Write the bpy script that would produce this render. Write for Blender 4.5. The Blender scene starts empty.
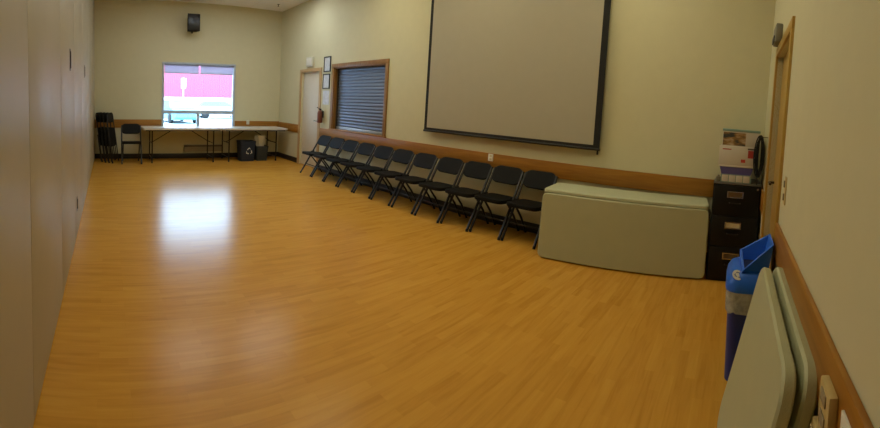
import bpy, bmesh, math, random
from mathutils import Vector, Matrix, Euler
random.seed(7)
SC = bpy.context.scene
COL = SC.collection
R = math.radians

# ------------------------------------------------------------------ camera
F = 400.098
YAW, PITCH, ROLL = 0.8307596540720713, -0.05632619328399061, 0.06180534730673396
CAM = Vector((0.314, 0.290, 1.387))
fw = Vector((math.sin(YAW) * math.cos(PITCH), math.cos(YAW) * math.cos(PITCH), math.sin(PITCH)))
rt = Vector((math.cos(YAW), -math.sin(YAW), 0))
up = rt.cross(fw)
rt2 = rt * math.cos(ROLL) + up * math.sin(ROLL)
up2 = -rt * math.sin(ROLL) + up * math.cos(ROLL)
cd = bpy.data.cameras.new('camera')
cam = bpy.data.objects.new('camera', cd)
COL.objects.link(cam)
M = Matrix((rt2, up2, -fw)).transposed().to_4x4()
M.translation = CAM
cam.matrix_world = M
cd.type = 'PANO'
cd.panorama_type = 'CENTRAL_CYLINDRICAL'
cd.central_cylindrical_radius = 1.0
cd.central_cylindrical_range_u_min = -440 / F
cd.central_cylindrical_range_u_max = 440 / F
cd.central_cylindrical_range_v_max = (214 - 82.513) / F
cd.central_cylindrical_range_v_min = -(428 - (214 - 82.513)) / F
cd.clip_start = 0.01
cd.clip_end = 500
SC.camera = cam

# ------------------------------------------------------------------ world, daylight, exposure
W, L, H, RT = 4.45, 9.393, 3.568, 0.872      # room width, length, height, rail top
world = bpy.data.worlds.new('overcast_sky')
SC.world = world
world.use_nodes = True
bgn = world.node_tree.nodes['Background']
bgn.inputs[0].default_value = (0.49, 0.74, 1.0, 1)
bgn.inputs[1].default_value = 14.0
pl = bpy.data.lights.new('window_portal', 'AREA')
pl.shape = 'RECTANGLE'; pl.size = 1.74; pl.size_y = 1.5
pl.cycles.is_portal = True
po = bpy.data.objects.new('window_portal', pl)
po.location = (2.41, L + 0.16, 1.45); po.rotation_euler = (R(-90), 0, 0)
COL.objects.link(po)
CEIL_LIGHT = 6.0       # strength of the ceiling fixtures' diffusers
LAMP_COL = (0.92, 0.84, 0.54)
LAMP_FILL = (0.90, 0.96, 0.98)   # added cool fill for the far wall, in the row nearest the window
SC.view_settings.view_transform = 'Standard'
SC.view_settings.look = 'None'
SC.view_settings.exposure = 0.13
SC.view_settings.gamma = 1.0
SC.view_settings.use_curve_mapping = False
SC.cycles.use_denoising = True
SC.cycles.max_bounces = 12
SC.cycles.diffuse_bounces = 6
SC.cycles.sample_clamp_indirect = 6

# ------------------------------------------------------------------ materials
def srgb(r, g, b):
    def c(v):
        v /= 255.0
        return v / 12.92 if v <= 0.04045 else ((v + 0.055) / 1.055) ** 2.4
    return (c(r), c(g), c(b), 1)

def mat(name, col, rough=0.6, metal=0.0, noise=0.06, scale=8.0, bump=0.0, bscale=80.0, spec=0.5, **kw):
    m = bpy.data.materials.new(name); m.use_nodes = True
    nt = m.node_tree; b = nt.nodes['Principled BSDF']
    b.inputs['Roughness'].default_value = rough
    b.inputs['Metallic'].default_value = metal
    b.inputs['Specular IOR Level'].default_value = spec
    tc = nt.nodes.new('ShaderNodeTexCoord')
    nz = nt.nodes.new('ShaderNodeTexNoise'); nz.inputs['Scale'].default_value = scale
    nz.inputs['Detail'].default_value = 4
    nt.links.new(tc.outputs['Object'], nz.inputs['Vector'])
    mr = nt.nodes.new('ShaderNodeMapRange')
    mr.inputs['From Min'].default_value = 0.3; mr.inputs['From Max'].default_value = 0.7
    mr.inputs['To Min'].default_value = 1 - noise; mr.inputs['To Max'].default_value = 1 + noise
    nt.links.new(nz.outputs['Fac'], mr.inputs['Value'])
    vm = nt.nodes.new('ShaderNodeVectorMath'); vm.operation = 'SCALE'
    vm.inputs[0].default_value = col[:3]
    nt.links.new(mr.outputs['Result'], vm.inputs['Scale'])
    nt.links.new(vm.outputs['Vector'], b.inputs['Base Color'])
    if bump:
        n2 = nt.nodes.new('ShaderNodeTexNoise'); n2.inputs['Scale'].default_value = bscale
        nt.links.new(tc.outputs['Object'], n2.inputs['Vector'])
        bp = nt.nodes.new('ShaderNodeBump'); bp.inputs['Strength'].default_value = bump
        bp.inputs['Distance'].default_value = 0.003
        nt.links.new(n2.outputs['Fac'], bp.inputs['Height'])
        nt.links.new(bp.outputs['Normal'], b.inputs['Normal'])
    for k, v in kw.items():
        b.inputs[k.replace('_', ' ')].default_value = v
    return m

def wood(name, c1, c2, axis='x', rough=0.4, scale=6.0):
    m = bpy.data.materials.new(name); m.use_nodes = True
    nt = m.node_tree; b = nt.nodes['Principled BSDF']; b.inputs['Roughness'].default_value = rough
    tc = nt.nodes.new('ShaderNodeTexCoord'); mp = nt.nodes.new('ShaderNodeMapping')
    s = {'x': (0.12, 1.6, 1.6), 'y': (1.6, 0.12, 1.6), 'z': (1.6, 1.6, 0.12)}[axis]
    mp.inputs['Scale'].default_value = s
    nt.links.new(tc.outputs['Object'], mp.inputs['Vector'])
    nz = nt.nodes.new('ShaderNodeTexNoise'); nz.inputs['Scale'].default_value = scale * 3
    nz.inputs['Detail'].default_value = 6; nz.inputs['Distortion'].default_value = 0.6
    nt.links.new(mp.outputs['Vector'], nz.inputs['Vector'])
    cr = nt.nodes.new('ShaderNodeValToRGB')
    cr.color_ramp.elements[0].position = 0.32; cr.color_ramp.elements[0].color = c2
    cr.color_ramp.elements[1].position = 0.68; cr.color_ramp.elements[1].color = c1
    nt.links.new(nz.outputs['Fac'], cr.inputs['Fac'])
    nt.links.new(cr.outputs['Color'], b.inputs['Base Color'])
    return m

def floor_mat():
    m = bpy.data.materials.new('maple_strip_floor'); m.use_nodes = True
    nt = m.node_tree; b = nt.nodes['Principled BSDF']
    b.inputs['Roughness'].default_value = 0.235
    b.inputs['Specular IOR Level'].default_value = 0.2
    tc = nt.nodes.new('ShaderNodeTexCoord')
    br = nt.nodes.new('ShaderNodeTexBrick')
    br.offset = 0.37; br.offset_frequency = 2
    br.inputs['Scale'].default_value = 1.0
    br.inputs['Brick Width'].default_value = 0.42
    br.inputs['Row Height'].default_value = 0.058
    br.inputs['Mortar Size'].default_value = 0.0010
    br.inputs['Mortar Smooth'].default_value = 0.2
    br.inputs['Color1'].default_value = (0, 0, 0, 1); br.inputs['Color2'].default_value = (1, 1, 1, 1)
    br.inputs['Mortar'].default_value = (0.15, 0.15, 0.15, 1)
    nt.links.new(tc.outputs['Object'], br.inputs['Vector'])
    mp = nt.nodes.new('ShaderNodeMapping'); mp.inputs['Scale'].default_value = (1.3, 14, 1)
    nt.links.new(tc.outputs['Object'], mp.inputs['Vector'])
    nz = nt.nodes.new('ShaderNodeTexNoise'); nz.inputs['Scale'].default_value = 2.2
    nz.inputs['Detail'].default_value = 6; nz.inputs['Distortion'].default_value = 0.7
    nt.links.new(mp.outputs['Vector'], nz.inputs['Vector'])
    mx = nt.nodes.new('ShaderNodeMath'); mx.operation = 'MULTIPLY_ADD'
    nt.links.new(br.outputs['Color'], mx.inputs[0]); mx.inputs[1].default_value = 0.24
    m2 = nt.nodes.new('ShaderNodeMath'); m2.operation = 'MULTIPLY'; m2.inputs[1].default_value = 0.76
    nt.links.new(nz.outputs['Fac'], m2.inputs[0]); nt.links.new(m2.outputs[0], mx.inputs[2])
    cr = nt.nodes.new('ShaderNodeValToRGB')
    e = cr.color_ramp.elements
    e[0].position = 0.18; e[0].color = FLOOR_A
    e[1].position = 0.85; e[1].color = FLOOR_C
    k = e.new(0.5); k.color = FLOOR_B
    nt.links.new(mx.outputs[0], cr.inputs['Fac'])
    nt.links.new(cr.outputs['Color'], b.inputs['Base Color'])
    bp = nt.nodes.new('ShaderNodeBump'); bp.inputs['Strength'].default_value = 0.05; bp.inputs['Distance'].default_value = 0.001
    nt.links.new(nz.outputs['Fac'], bp.inputs['Height']); nt.links.new(bp.outputs['Normal'], b.inputs['Normal'])
    return m

def emit(name, col, s):
    m = bpy.data.materials.new(name); m.use_nodes = True
    nt = m.node_tree; b = nt.nodes['Principled BSDF']
    b.inputs['Base Color'].default_value = (0.8, 0.8, 0.8, 1)
    b.inputs['Emission Color'].default_value = (*col, 1); b.inputs['Emission Strength'].default_value = s
    return m

def glass_mat():
    m = bpy.data.materials.new('window_glass'); m.use_nodes = True
    nt = m.node_tree; nt.nodes.clear()
    o = nt.nodes.new('ShaderNodeOutputMaterial'); t = nt.nodes.new('ShaderNodeBsdfTransparent')
    g = nt.nodes.new('ShaderNodeBsdfGlossy'); g.inputs['Roughness'].default_value = 0.02
    mx = nt.nodes.new('ShaderNodeMixShader'); fr = nt.nodes.new('ShaderNodeFresnel'); fr.inputs['IOR'].default_value = 1.4
    t.inputs['Color'].default_value = (0.95, 0.97, 0.97, 1)
    nt.links.new(fr.outputs[0], mx.inputs[0]); nt.links.new(t.outputs[0], mx.inputs[1]); nt.links.new(g.outputs[0], mx.inputs[2])
    nt.links.new(mx.outputs[0], o.inputs['Surface'])
    return m

def tile_mat():
    m = bpy.data.materials.new('acoustic_ceiling_tile'); m.use_nodes = True
    nt = m.node_tree; b = nt.nodes['Principled BSDF']; b.inputs['Roughness'].default_value = 0.9
    tc = nt.nodes.new('ShaderNodeTexCoord'); br = nt.nodes.new('ShaderNodeTexBrick')
    br.offset = 0.0
    br.inputs['Scale'].default_value = 1; br.inputs['Brick Width'].default_value = 1.2; br.inputs['Row Height'].default_value = 0.6
    br.inputs['Mortar Size'].default_value = 0.012
    br.inputs['Color1'].default_value = srgb(238, 234, 228); br.inputs['Color2'].default_value = srgb(232, 228, 222)
    br.inputs['Mortar'].default_value = srgb(232, 226, 214)
    nt.links.new(tc.outputs['Object'], br.inputs['Vector'])
    nt.links.new(br.outputs['Color'], b.inputs['Base Color'])
    nz = nt.nodes.new('ShaderNodeTexNoise'); nz.inputs['Scale'].default_value = 120
    bp = nt.nodes.new('ShaderNodeBump'); bp.inputs['Strength'].default_value = 0.3; bp.inputs['Distance'].default_value = 0.004
    nt.links.new(tc.outputs['Object'], nz.inputs['Vector'])
    nt.links.new(nz.outputs['Fac'], bp.inputs['Height']); nt.links.new(bp.outputs['Normal'], b.inputs['Normal'])
    return m

def corrugated_mat():
    m = bpy.data.materials.new('red_corrugated_siding'); m.use_nodes = True
    nt = m.node_tree; b = nt.nodes['Principled BSDF']; b.inputs['Roughness'].default_value = 0.6
    tc = nt.nodes.new('ShaderNodeTexCoord'); wv = nt.nodes.new('ShaderNodeTexWave')
    wv.inputs['Scale'].default_value = 1.6; wv.bands_direction = 'X'
    nt.links.new(tc.outputs['Object'], wv.inputs['Vector'])
    cr = nt.nodes.new('ShaderNodeValToRGB')
    cr.color_ramp.elements[0].color = srgb(142, 50, 70); cr.color_ramp.elements[1].color = srgb(160, 64, 86)
    nt.links.new(wv.outputs['Fac'], cr.inputs['Fac']); nt.links.new(cr.outputs['Color'], b.inputs['Base Color'])
    return m

def photo_mat(name):
    m = bpy.data.materials.new(name); m.use_nodes = True
    nt = m.node_tree; b = nt.nodes['Principled BSDF']; b.inputs['Roughness'].default_value = 0.35
    tc = nt.nodes.new('ShaderNodeTexCoord'); nz = nt.nodes.new('ShaderNodeTexNoise'); nz.inputs['Scale'].default_value = 9
    mp = nt.nodes.new('ShaderNodeMapping'); mp.inputs['Scale'].default_value = (1, 1, 2.4)
    nt.links.new(tc.outputs['Object'], mp.inputs['Vector']); nt.links.new(mp.outputs['Vector'], nz.inputs['Vector'])
    cr = nt.nodes.new('ShaderNodeValToRGB'); e = cr.color_ramp.elements
    e[0].position = 0.38; e[0].color = srgb(58, 62, 66)
    e[1].position = 0.66; e[1].color = srgb(196, 176, 150)
    k = e.new(0.5); k.color = srgb(150, 116, 70)
    nt.links.new(nz.outputs['Fac'], cr.inputs['Fac']); nt.links.new(cr.outputs['Color'], b.inputs['Base Color'])
    return m

FLOOR_A = srgb(182, 128, 46); FLOOR_B = srgb(200, 146, 57); FLOOR_C = srgb(211, 160, 68)
M_floor = floor_mat()
M_wall = mat('cream_wall_paint', srgb(208, 203, 170), 0.75, noise=0.015, bump=0.15, bscale=60, spec=0.3)
M_part = mat('beige_partition_vinyl', srgb(168, 158, 134), 0.45, noise=0.02, bump=0.1, bscale=150, spec=0.35)
M_seam = mat('dark_seam', srgb(88, 74, 58), 0.7)
M_brass = mat('dull_bronze_metal', srgb(70, 56, 42), 0.4, metal=0.6)
M_ceil = tile_mat()
M_rail_x = wood('orange_oak_rail_x', srgb(168, 117, 42), srgb(146, 96, 30), 'x')
M_rail_y = wood('orange_oak_rail_y', srgb(168, 117, 42), srgb(146, 96, 30), 'y')
M_oak_z = wood('orange_oak_upright', srgb(156, 116, 62), srgb(132, 94, 46), 'z')
M_tan_z = wood('tan_door_wood_upright', srgb(182, 148, 70), srgb(168, 132, 58), 'z', scale=4)
M_tan_x = wood('tan_door_wood_across', srgb(182, 148, 70), srgb(168, 132, 58), 'x', scale=4)
M_casing = mat('tan_painted_casing', srgb(186, 154, 108), 0.5, noise=0.03)
M_leaf = mat('off_white_door_paint', srgb(214, 208, 194), 0.5, noise=0.02)
M_base = mat('black_vinyl_cove_base', srgb(34, 28, 26), 0.45)
M_alu = mat('painted_aluminium', srgb(178, 188, 200), 0.45, noise=0.02)
M_glass = glass_mat()
M_blind = mat('grey_blind_fabric', srgb(150, 142, 146), 0.9, noise=0.03)
_nt = M_blind.node_tree; _tr = _nt.nodes.new('ShaderNodeBsdfTranslucent'); _mx = _nt.nodes.new('ShaderNodeMixShader')
_tr.inputs['Color'].default_value = (0.66, 0.58, 0.64, 1); _mx.inputs[0].default_value = 0.64
_nt.links.new(_nt.nodes['Principled BSDF'].outputs[0], _mx.inputs[1]); _nt.links.new(_tr.outputs[0], _mx.inputs[2])
_nt.links.new(_mx.outputs[0], _nt.nodes['Material Output'].inputs['Surface'])
M_black = mat('black_moulded_plastic', srgb(10, 9, 8), 0.65, spec=0.2, noise=0.1, bump=0.2, bscale=220)
M_tube = mat('black_enamelled_steel_tube', srgb(20, 20, 21), 0.35, noise=0.05)
M_rub = mat('black_rubber', srgb(16, 16, 16), 0.8)
M_scr = mat('matte_screen_fabric', srgb(174, 168, 150), 0.85, noise=0.012, spec=0.2)
M_sblk = mat('black_screen_border', srgb(16, 15, 15), 0.8)
M_tab = mat('grey_green_table_plastic', srgb(178, 180, 148), 0.5, noise=0.02, bump=0.35, bscale=260)
M_tabedge = mat('pale_table_plastic', srgb(188, 194, 166), 0.5, noise=0.02, bump=0.3, bscale=260)
M_wtab = mat('white_table_plastic', srgb(206, 206, 200), 0.35, noise=0.02)
M_grey_steel = mat('dark_grey_steel', srgb(60, 60, 62), 0.4, metal=0.5)
M_cab = mat('black_cabinet_enamel', srgb(12, 12, 13), 0.5, spec=0.3, noise=0.05, bump=0.15, bscale=300)
M_cabtop = mat('grey_cabinet_top', srgb(96, 96, 94), 0.4)
M_chrome = mat('chrome', srgb(190, 188, 180), 0.25, metal=0.9)
M_card = mat('cream_card', srgb(208, 196, 160), 0.8)
M_cardd = mat('brown_card', srgb(96, 76, 50), 0.8)
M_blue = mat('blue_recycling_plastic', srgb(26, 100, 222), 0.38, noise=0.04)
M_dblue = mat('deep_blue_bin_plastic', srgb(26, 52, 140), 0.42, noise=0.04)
M_chute_shade = mat('painted_chute_shade', srgb(14, 34, 84), 0.7)  # shade inside the bin chute, put into the colour
M_white = mat('white_plastic', srgb(226, 224, 216), 0.45, noise=0.02)
M_box = mat('white_printed_carton', srgb(206, 200, 190), 0.6, noise=0.02)
M_red = mat('red_print', srgb(176, 58, 50), 0.5)
M_purple = mat('violet_blue_plastic', srgb(98, 98, 184), 0.4)
M_teal = mat('pale_green_translucent_lid', srgb(130, 160, 150), 0.35)
M_photo = photo_mat('photo_printed_carton_side')
M_bei = mat('beige_plate_plastic', srgb(196, 174, 120), 0.5)
M_grey = mat('grey_box_plastic', srgb(122, 118, 104), 0.5)
M_bag = mat('thin_clear_plastic_bag', srgb(198, 204, 200), 0.2, noise=0.3, scale=26, bump=1.0, bscale=40, Transmission_Weight=0.35)
M_slat = mat('grey_blue_steel_slat', srgb(112, 126, 148), 0.4, metal=0.35, noise=0.03)
M_frameb = mat('black_picture_frame', srgb(30, 30, 36), 0.4)
M_paper = mat('white_paper_notice', srgb(206, 210, 218), 0.5, noise=0.12, scale=22)
M_ext = mat('dark_red_enamel', srgb(112, 56, 36), 0.45)
M_sign = mat('pale_sign_plastic', srgb(206, 204, 188), 0.5)
M_asph = mat('snowy_pavement', srgb(176, 180, 184), 0.85, noise=0.1, scale=0.4)
M_red_side = corrugated_mat()
M_carp = mat('pale_teal_car_paint', srgb(84, 132, 140), 0.3, noise=0.0)
M_carw = mat('white_car_paint', srgb(160, 164, 168), 0.3, noise=0.0)
M_carg = mat('dark_car_glass', srgb(90, 110, 118), 0.3)
M_troff = mat('white_troffer_enamel', srgb(220, 216, 206), 0.5)
M_diff = emit('lit_fluorescent_diffuser', LAMP_COL, CEIL_LIGHT)
M_diff_fill = emit('added_cool_fill_diffuser', LAMP_FILL, CEIL_LIGHT * 1.5)  # cooler and stronger, added to brighten the far wall
M_heat = mat('beige_heater_enamel', srgb(150, 138, 114), 0.5)
M_lum = mat('pale_grey_coated_mullion', srgb(160, 166, 176), 0.5)

# ------------------------------------------------------------------ mesh helpers
class MB:
    def __init__(self): self.bm = bmesh.new()
    def box(self, a, b, bev=0.0, rot=None, seg=2):
        a = Vector(a); b = Vector(b); c = (a + b) / 2; s = b - a
        t = bmesh.new()
        bmesh.ops.create_cube(t, size=1)
        for v in t.verts: v.co = Vector((v.co.x * s.x, v.co.y * s.y, v.co.z * s.z))
        if bev: bmesh.ops.bevel(t, geom=t.edges[:] , offset=bev, segments=seg, affect='EDGES', profile=0.5)
        mt = Matrix.Translation(c)
        if rot is not None: mt = mt @ rot.to_4x4()
        bmesh.ops.transform(t, matrix=mt, verts=t.verts)
        return self.merge(t)
    def merge(self, t):
        me = bpy.data.meshes.new('tmp'); t.to_mesh(me); t.free()
        self.bm.from_mesh(me); bpy.data.meshes.remove(me); return self
    def tube(self, pts, r, seg=10, cap=True, closed=False):
        pts = [Vector(p) for p in pts]; n = len(pts); rings = []
        prev = None
        for i, p in enumerate(pts):
            if closed: d = pts[(i + 1) % n] - pts[i - 1]
            else: d = (pts[min(i + 1, n - 1)] - pts[max(i - 1, 0)])
            d.normalize()
            if prev is None:
                u = d.orthogonal().normalized()
            else:
                u = (prev - d * prev.dot(d)).normalized()
            prev = u; w = d.cross(u)
            rr = r[i] if isinstance(r, (list, tuple)) else r
            rings.append([self.bm.verts.new(p + (u * math.cos(2 * math.pi * k / seg) + w * math.sin(2 * math.pi * k / seg)) * rr) for k in range(seg)])
        m = n if closed else n - 1
        for i in range(m):
            a, b = rings[i], rings[(i + 1) % n]
            for k in range(seg):
                self.bm.faces.new((a[k], a[(k + 1) % seg], b[(k + 1) % seg], b[k]))
        if cap and not closed:
            self.bm.faces.new(rings[0][::-1]); self.bm.faces.new(rings[-1])
        return self
    def lathe(self, prof, c=(0, 0, 0), seg=24):
        c = Vector(c); rings = []
        for r, z in prof:
            rings.append([self.bm.verts.new(c + Vector((r * math.cos(2 * math.pi * k / seg), r * math.sin(2 * math.pi * k / seg), z))) for k in range(seg)])
        for a, b in zip(rings, rings[1:]):
            for k in range(seg): self.bm.faces.new((a[k], a[(k + 1) % seg], b[(k + 1) % seg], b[k]))
        self.bm.faces.new(rings[0][::-1]); self.bm.faces.new(rings[-1])
        return self
    def loft(self, rings, cap=True):
        rr = [[self.bm.verts.new(Vector(p)) for p in ring] for ring in rings]
        n = len(rr[0])
        for a, b in zip(rr, rr[1:]):
            for k in range(n): self.bm.faces.new((a[k], a[(k + 1) % n], b[(k + 1) % n], b[k]))
        if cap: self.bm.faces.new(rr[0][::-1]); self.bm.faces.new(rr[-1])
        return self
    def slab(self, w, h, t, rad, seg=6, bev=0.006, fn=None):
        """rounded rectangle w x h in local XY, thickness t along Z, origin at centre"""
        def ring(inset, z):
            o = []
            for cx, cy, a0 in ((1, 1, 0), (-1, 1, 90), (-1, -1, 180), (1, -1, 270)):
                for k in range(seg + 1):
                    a = R(a0 + 90 * k / seg); rr = max(rad - inset, 0.001)
                    o.append(((w / 2 - rad) * cx + rr * math.cos(a), (h / 2 - rad) * cy + rr * math.sin(a), z))
            return o
        rs = [ring(bev, -t / 2), ring(0, -t / 2 + bev), ring(0, t / 2 - bev), ring(bev, t / 2)]
        if fn: rs = [[fn(p) for p in r] for r in rs]
        return self.loft(rs)
    def xf(self, m):
        bmesh.ops.transform(self.bm, matrix=m, verts=self.bm.verts); return self
    def build(self, name, material, parent=None, smooth=True, loc=None, mat4=None):
        bmesh.ops.recalc_face_normals(self.bm, faces=self.bm.faces)
        me = bpy.data.meshes.new(name); self.bm.to_mesh(me); self.bm.free()
        me.materials.append(material)
        if smooth:
            for p in me.polygons: p.use_smooth = True
            try: me.set_sharp_from_angle(angle=R(35))
            except Exception: pass
        o = bpy.data.objects.new(name, me); COL.objects.link(o)
        if parent: o.parent = parent
        if loc: o.location = loc
        if mat4 is not None: o.matrix_local = mat4
        return o

def tag(o, label=None, cat=None, group=None, kind=None):
    if label: o['label'] = label
    if cat: o['category'] = cat
    if group: o['group'] = group
    if kind: o['kind'] = kind
    return o

def thing(name, label, cat, loc=(0, 0, 0), rz=0, group=None, rot=None):
    o = bpy.data.objects.new(name, None); COL.objects.link(o)
    o.empty_display_size = 0.1
    o.location = loc; o.rotation_euler = rot if rot else (0, 0, rz)
    return tag(o, label, cat, group)

def copy_tree(o, parent=None):
    c = o.copy(); COL.objects.link(c); c.parent = parent
    for ch in list(o.children): copy_tree(ch, c)
    return c

def struct(name, mb, m, parent=None):
    o = mb.build(name, m, parent)
    if not parent: o['kind'] = 'structure'
    return o

def bx(a, b, bev=0.0): return MB().box(a, b, bev)

# ------------------------------------------------------------------ room shell
T = 0.15
struct('floor', bx((-T, -T, -0.1), (W + T, L + T, 0)), M_floor)
struct('ceiling', bx((-T, -T, H), (W + T, L + T, H + 0.1)), M_ceil)
# far wall with the window opening
WX0, WX1, WZ0, WZ1 = 1.535, 3.285, 0.70, 2.215
m = MB()
m.box((-T, L, 0), (WX0, L + T, H)).box((WX1, L, 0), (W + T, L + T, H))
m.box((WX0, L, 0), (WX1, L + T, WZ0)).box((WX0, L, WZ1), (WX1, L + T, H))
struct('wall_far', m, M_wall)
# right wall (screen wall) with door recess and hatch opening
DY0, DY1 = 7.44, 8.22        # door leaf
SY0, SY1, SZ0, SZ1 = 5.32, 6.87, 0.872, 2.065
m = MB()
m.box((W, -T, 0), (W + T, SY0, H)).box((W, SY1, 0), (W + T, DY0, H)).box((W, DY1, 0), (W + T, L, H))
m.box((W, SY0, 0), (W + T, SY1, SZ0)).box((W, SY0, SZ1), (W + T, SY1, H)).box((W, DY0, 2.03), (W + T, DY1, H))
struct('wall_right', m, M_wall)
# near wall with the door opening
NX0, NX1 = 2.74, 3.60
m = MB()
m.box((-T, -T, 0), (NX0, 0, H)).box((NX1, -T, 0), (W, 0, H)).box((NX0, -T, 2.03), (NX1, 0, H))
struct('wall_near', m, M_wall)
# left wall: panels with seams
struct('wall_left', bx((-T, 0, 0), (-0.012, L, H)), M_seam)
wl = bpy.data.objects['wall_left']
ys = [0.0, 0.78, 1.86, 2.94, 4.02, 5.10, 6.18, 7.26, 8.34, L]
for a, b in zip(ys, ys[1:]):
    bx((-0.014, a + 0.003, 0.012), (0.0, b - 0.003, H), 0.002).build('panel', M_part, wl)
for y, z0, z1 in ((3.6, 1.61, 1.79), (5.61, 1.65, 1.82), (4.22, 0.26, 0.40)):
    q = MB().box((-0.001, y - 0.028, z0), (0.004, y + 0.028, z1), 0.002).box((0.003, y - 0.01, z0 + 0.02), (0.010, y + 0.01, z1 - 0.02), 0.003)
    q.build('panel_pull', M_brass, wl)

# rails (wide wooden chair rail) and baseboards
RB = 0.69
def rail(name, a, b, m, n):
    mb = MB().box(a, b, 0.004)
    return struct(name, mb, m)
rail('trim_1', (0.001, L - 0.020, RB + 0.02), (WX0 - 0.005, L, RT + 0.03), M_rail_x, 0)
rail('trim_2', (WX1 + 0.005, L - 0.020, RB + 0.01), (W - 0.001, L, RT + 0.01), M_rail_x, 0)
rail('trim_3', (W - 0.020, DY1 + 0.09, RB), (W, L - 0.021, RT), M_rail_y, 0)
rail('trim_4', (W - 0.020, 0.001, RB), (W, DY0 - 0.09, RT), M_rail_y, 0)
rail('trim_5', (0.001, 0, RB), (2.665, 0.018, RT), M_rail_x, 0)
rail('trim_6', (3.68, 0, RB), (W - 0.021, 0.018, RT), M_rail_x, 0)
BH = 0.115
struct('baseboard_far', MB().box((0.001, L - 0.010, 0), (W - 0.001, L, BH), 0.002), M_base)
struct('baseboard_right', MB().box((W - 0.010, DY1 + 0.09, 0), (W, L - 0.011, BH), 0.002).box((W - 0.010, 0.001, 0), (W, DY0 - 0.09, BH), 0.002), M_base)
struct('baseboard_near', MB().box((0.001, 0, 0), (2.665, 0.010, BH), 0.002).box((3.68, 0, 0), (W - 0.011, 0.010, BH), 0.002), M_base)

# window
wf = MB()
fy0, fy1 = L - 0.012, L + 0.09
fw_ = 0.05
wf.box((WX0, fy0, WZ0), (WX0 + fw_, fy1, WZ1), 0.004).box((WX1 - fw_, fy0, WZ0), (WX1, fy1, WZ1), 0.004)
wf.box((WX0 + fw_, fy0 + 0.001, WZ1 - 0.04), (WX1 - fw_, fy1, WZ1), 0.004).box((WX0 + fw_, fy0 + 0.001, WZ0), (WX1 - fw_, fy1, WZ0 + 0.045), 0.004)
wf.box((WX0 + fw_, L + 0.015, 1.035), (WX1 - fw_, L + 0.08, 1.115), 0.004)
wf.box((2.365, L + 0.016, WZ0 + 0.045), (2.43, L + 0.079, 1.035), 0.004)
win = struct('window_1', wf, M_alu)
MB().box((WX0 + fw_, L + 0.045, 1.115), (WX1 - fw_, L + 0.051, WZ1 - 0.04)).build('window_pane', M_glass, win)
MB().box((WX0 + fw_, L + 0.045, WZ0 + 0.045), (2.365, L + 0.051, 1.035)).build('window_pane', M_glass, win)
MB().box((2.43, L + 0.045, WZ0 + 0.045), (WX1 - fw_, L + 0.051, 1.035)).build('window_pane', M_glass, win)
# two roller blinds
for k, (a, b) in enumerate(((WX0 + 0.055, 2.395), (2.425, WX1 - 0.055))):
    t = thing('roller_blind', ('left' if k == 0 else 'right') + ' grey roller blind, rolled mostly up at the top of the window', 'blind', ((a + b) / 2, L + 0.02, 2.165), group='roller blinds')
    hw = (b - a) / 2
    MB().tube([(-hw, 0, -0.01), (hw, 0, -0.01)], 0.018, 14).build('roller', M_alu, t)
    MB().box((-hw + 0.006, -0.020, -0.19), (hw - 0.006, -0.0175, 0.0)).build('blind_fabric', M_blind, t)
    MB().box((-hw + 0.006, -0.025, -0.205), (hw - 0.006, -0.0125, -0.185), 0.003).build('bottom_bar', M_alu, t)
    for s in (-1, 1):
        MB().box((s * hw - 0.004, -0.02, -0.03), (s * hw + 0.004, 0.02, 0.012)).build('bracket', M_alu, t)

# far door (right wall)
d = bx((W + 0.045, DY0 + 0.003, 0.006), (W + 0.085, DY1 - 0.003, 2.027), 0.002)
d1 = struct('door_1', d, M_leaf)
c = MB().box((W - 0.016, DY1, 0), (W + 0.10, DY1 + 0.085, 2.03), 0.003).box((W - 0.016, DY0 - 0.085, 0), (W + 0.10, DY0, 2.03), 0.003).box((W - 0.016, DY0 - 0.085, 2.03), (W + 0.10, DY1 + 0.085, 2.10), 0.003)
c.build('door_frame', M_casing, d1)
MB().tube([(W + 0.05, DY0 + 0.07, 1.0), (W - 0.0, DY0 + 0.07, 1.0)], 0.012).tube([(W + 0.0, DY0 + 0.07, 1.0), (W + 0.0, DY0 + 0.18, 1.0)], 0.010).build('door_handle', M_chrome, d1)
# near door
d = bx((NX0 + 0.003, -0.09, 0.006), (NX1 - 0.003, -0.045, 2.027), 0.002)
d2 = struct('door_2', d, M_tan_z)
c = MB().box((NX0 - 0.075, -0.10, 0), (NX0, 0.018, 2.03), 0.003).box((NX1, -0.10, 0), (NX1 + 0.075, 0.018, 2.03), 0.003).box((NX0 - 0.075, -0.10, 2.03), (NX1 + 0.075, 0.018, 2.10), 0.003)
c.build('door_frame', M_tan_z, d2)
for z in (0.25, 1.05, 1.80):
    MB().tube([(NX0 + 0.006, -0.036, z - 0.05), (NX0 + 0.006, -0.036, z + 0.05)], 0.008).build('hinge', M_brass, d2)
MB().tube([(NX1 - 0.07, -0.045, 1.0), (NX1 - 0.07, -0.005, 1.0), (NX1 - 0.18, -0.003, 1.0)], 0.010).build('door_handle', M_brass, d2)

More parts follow.
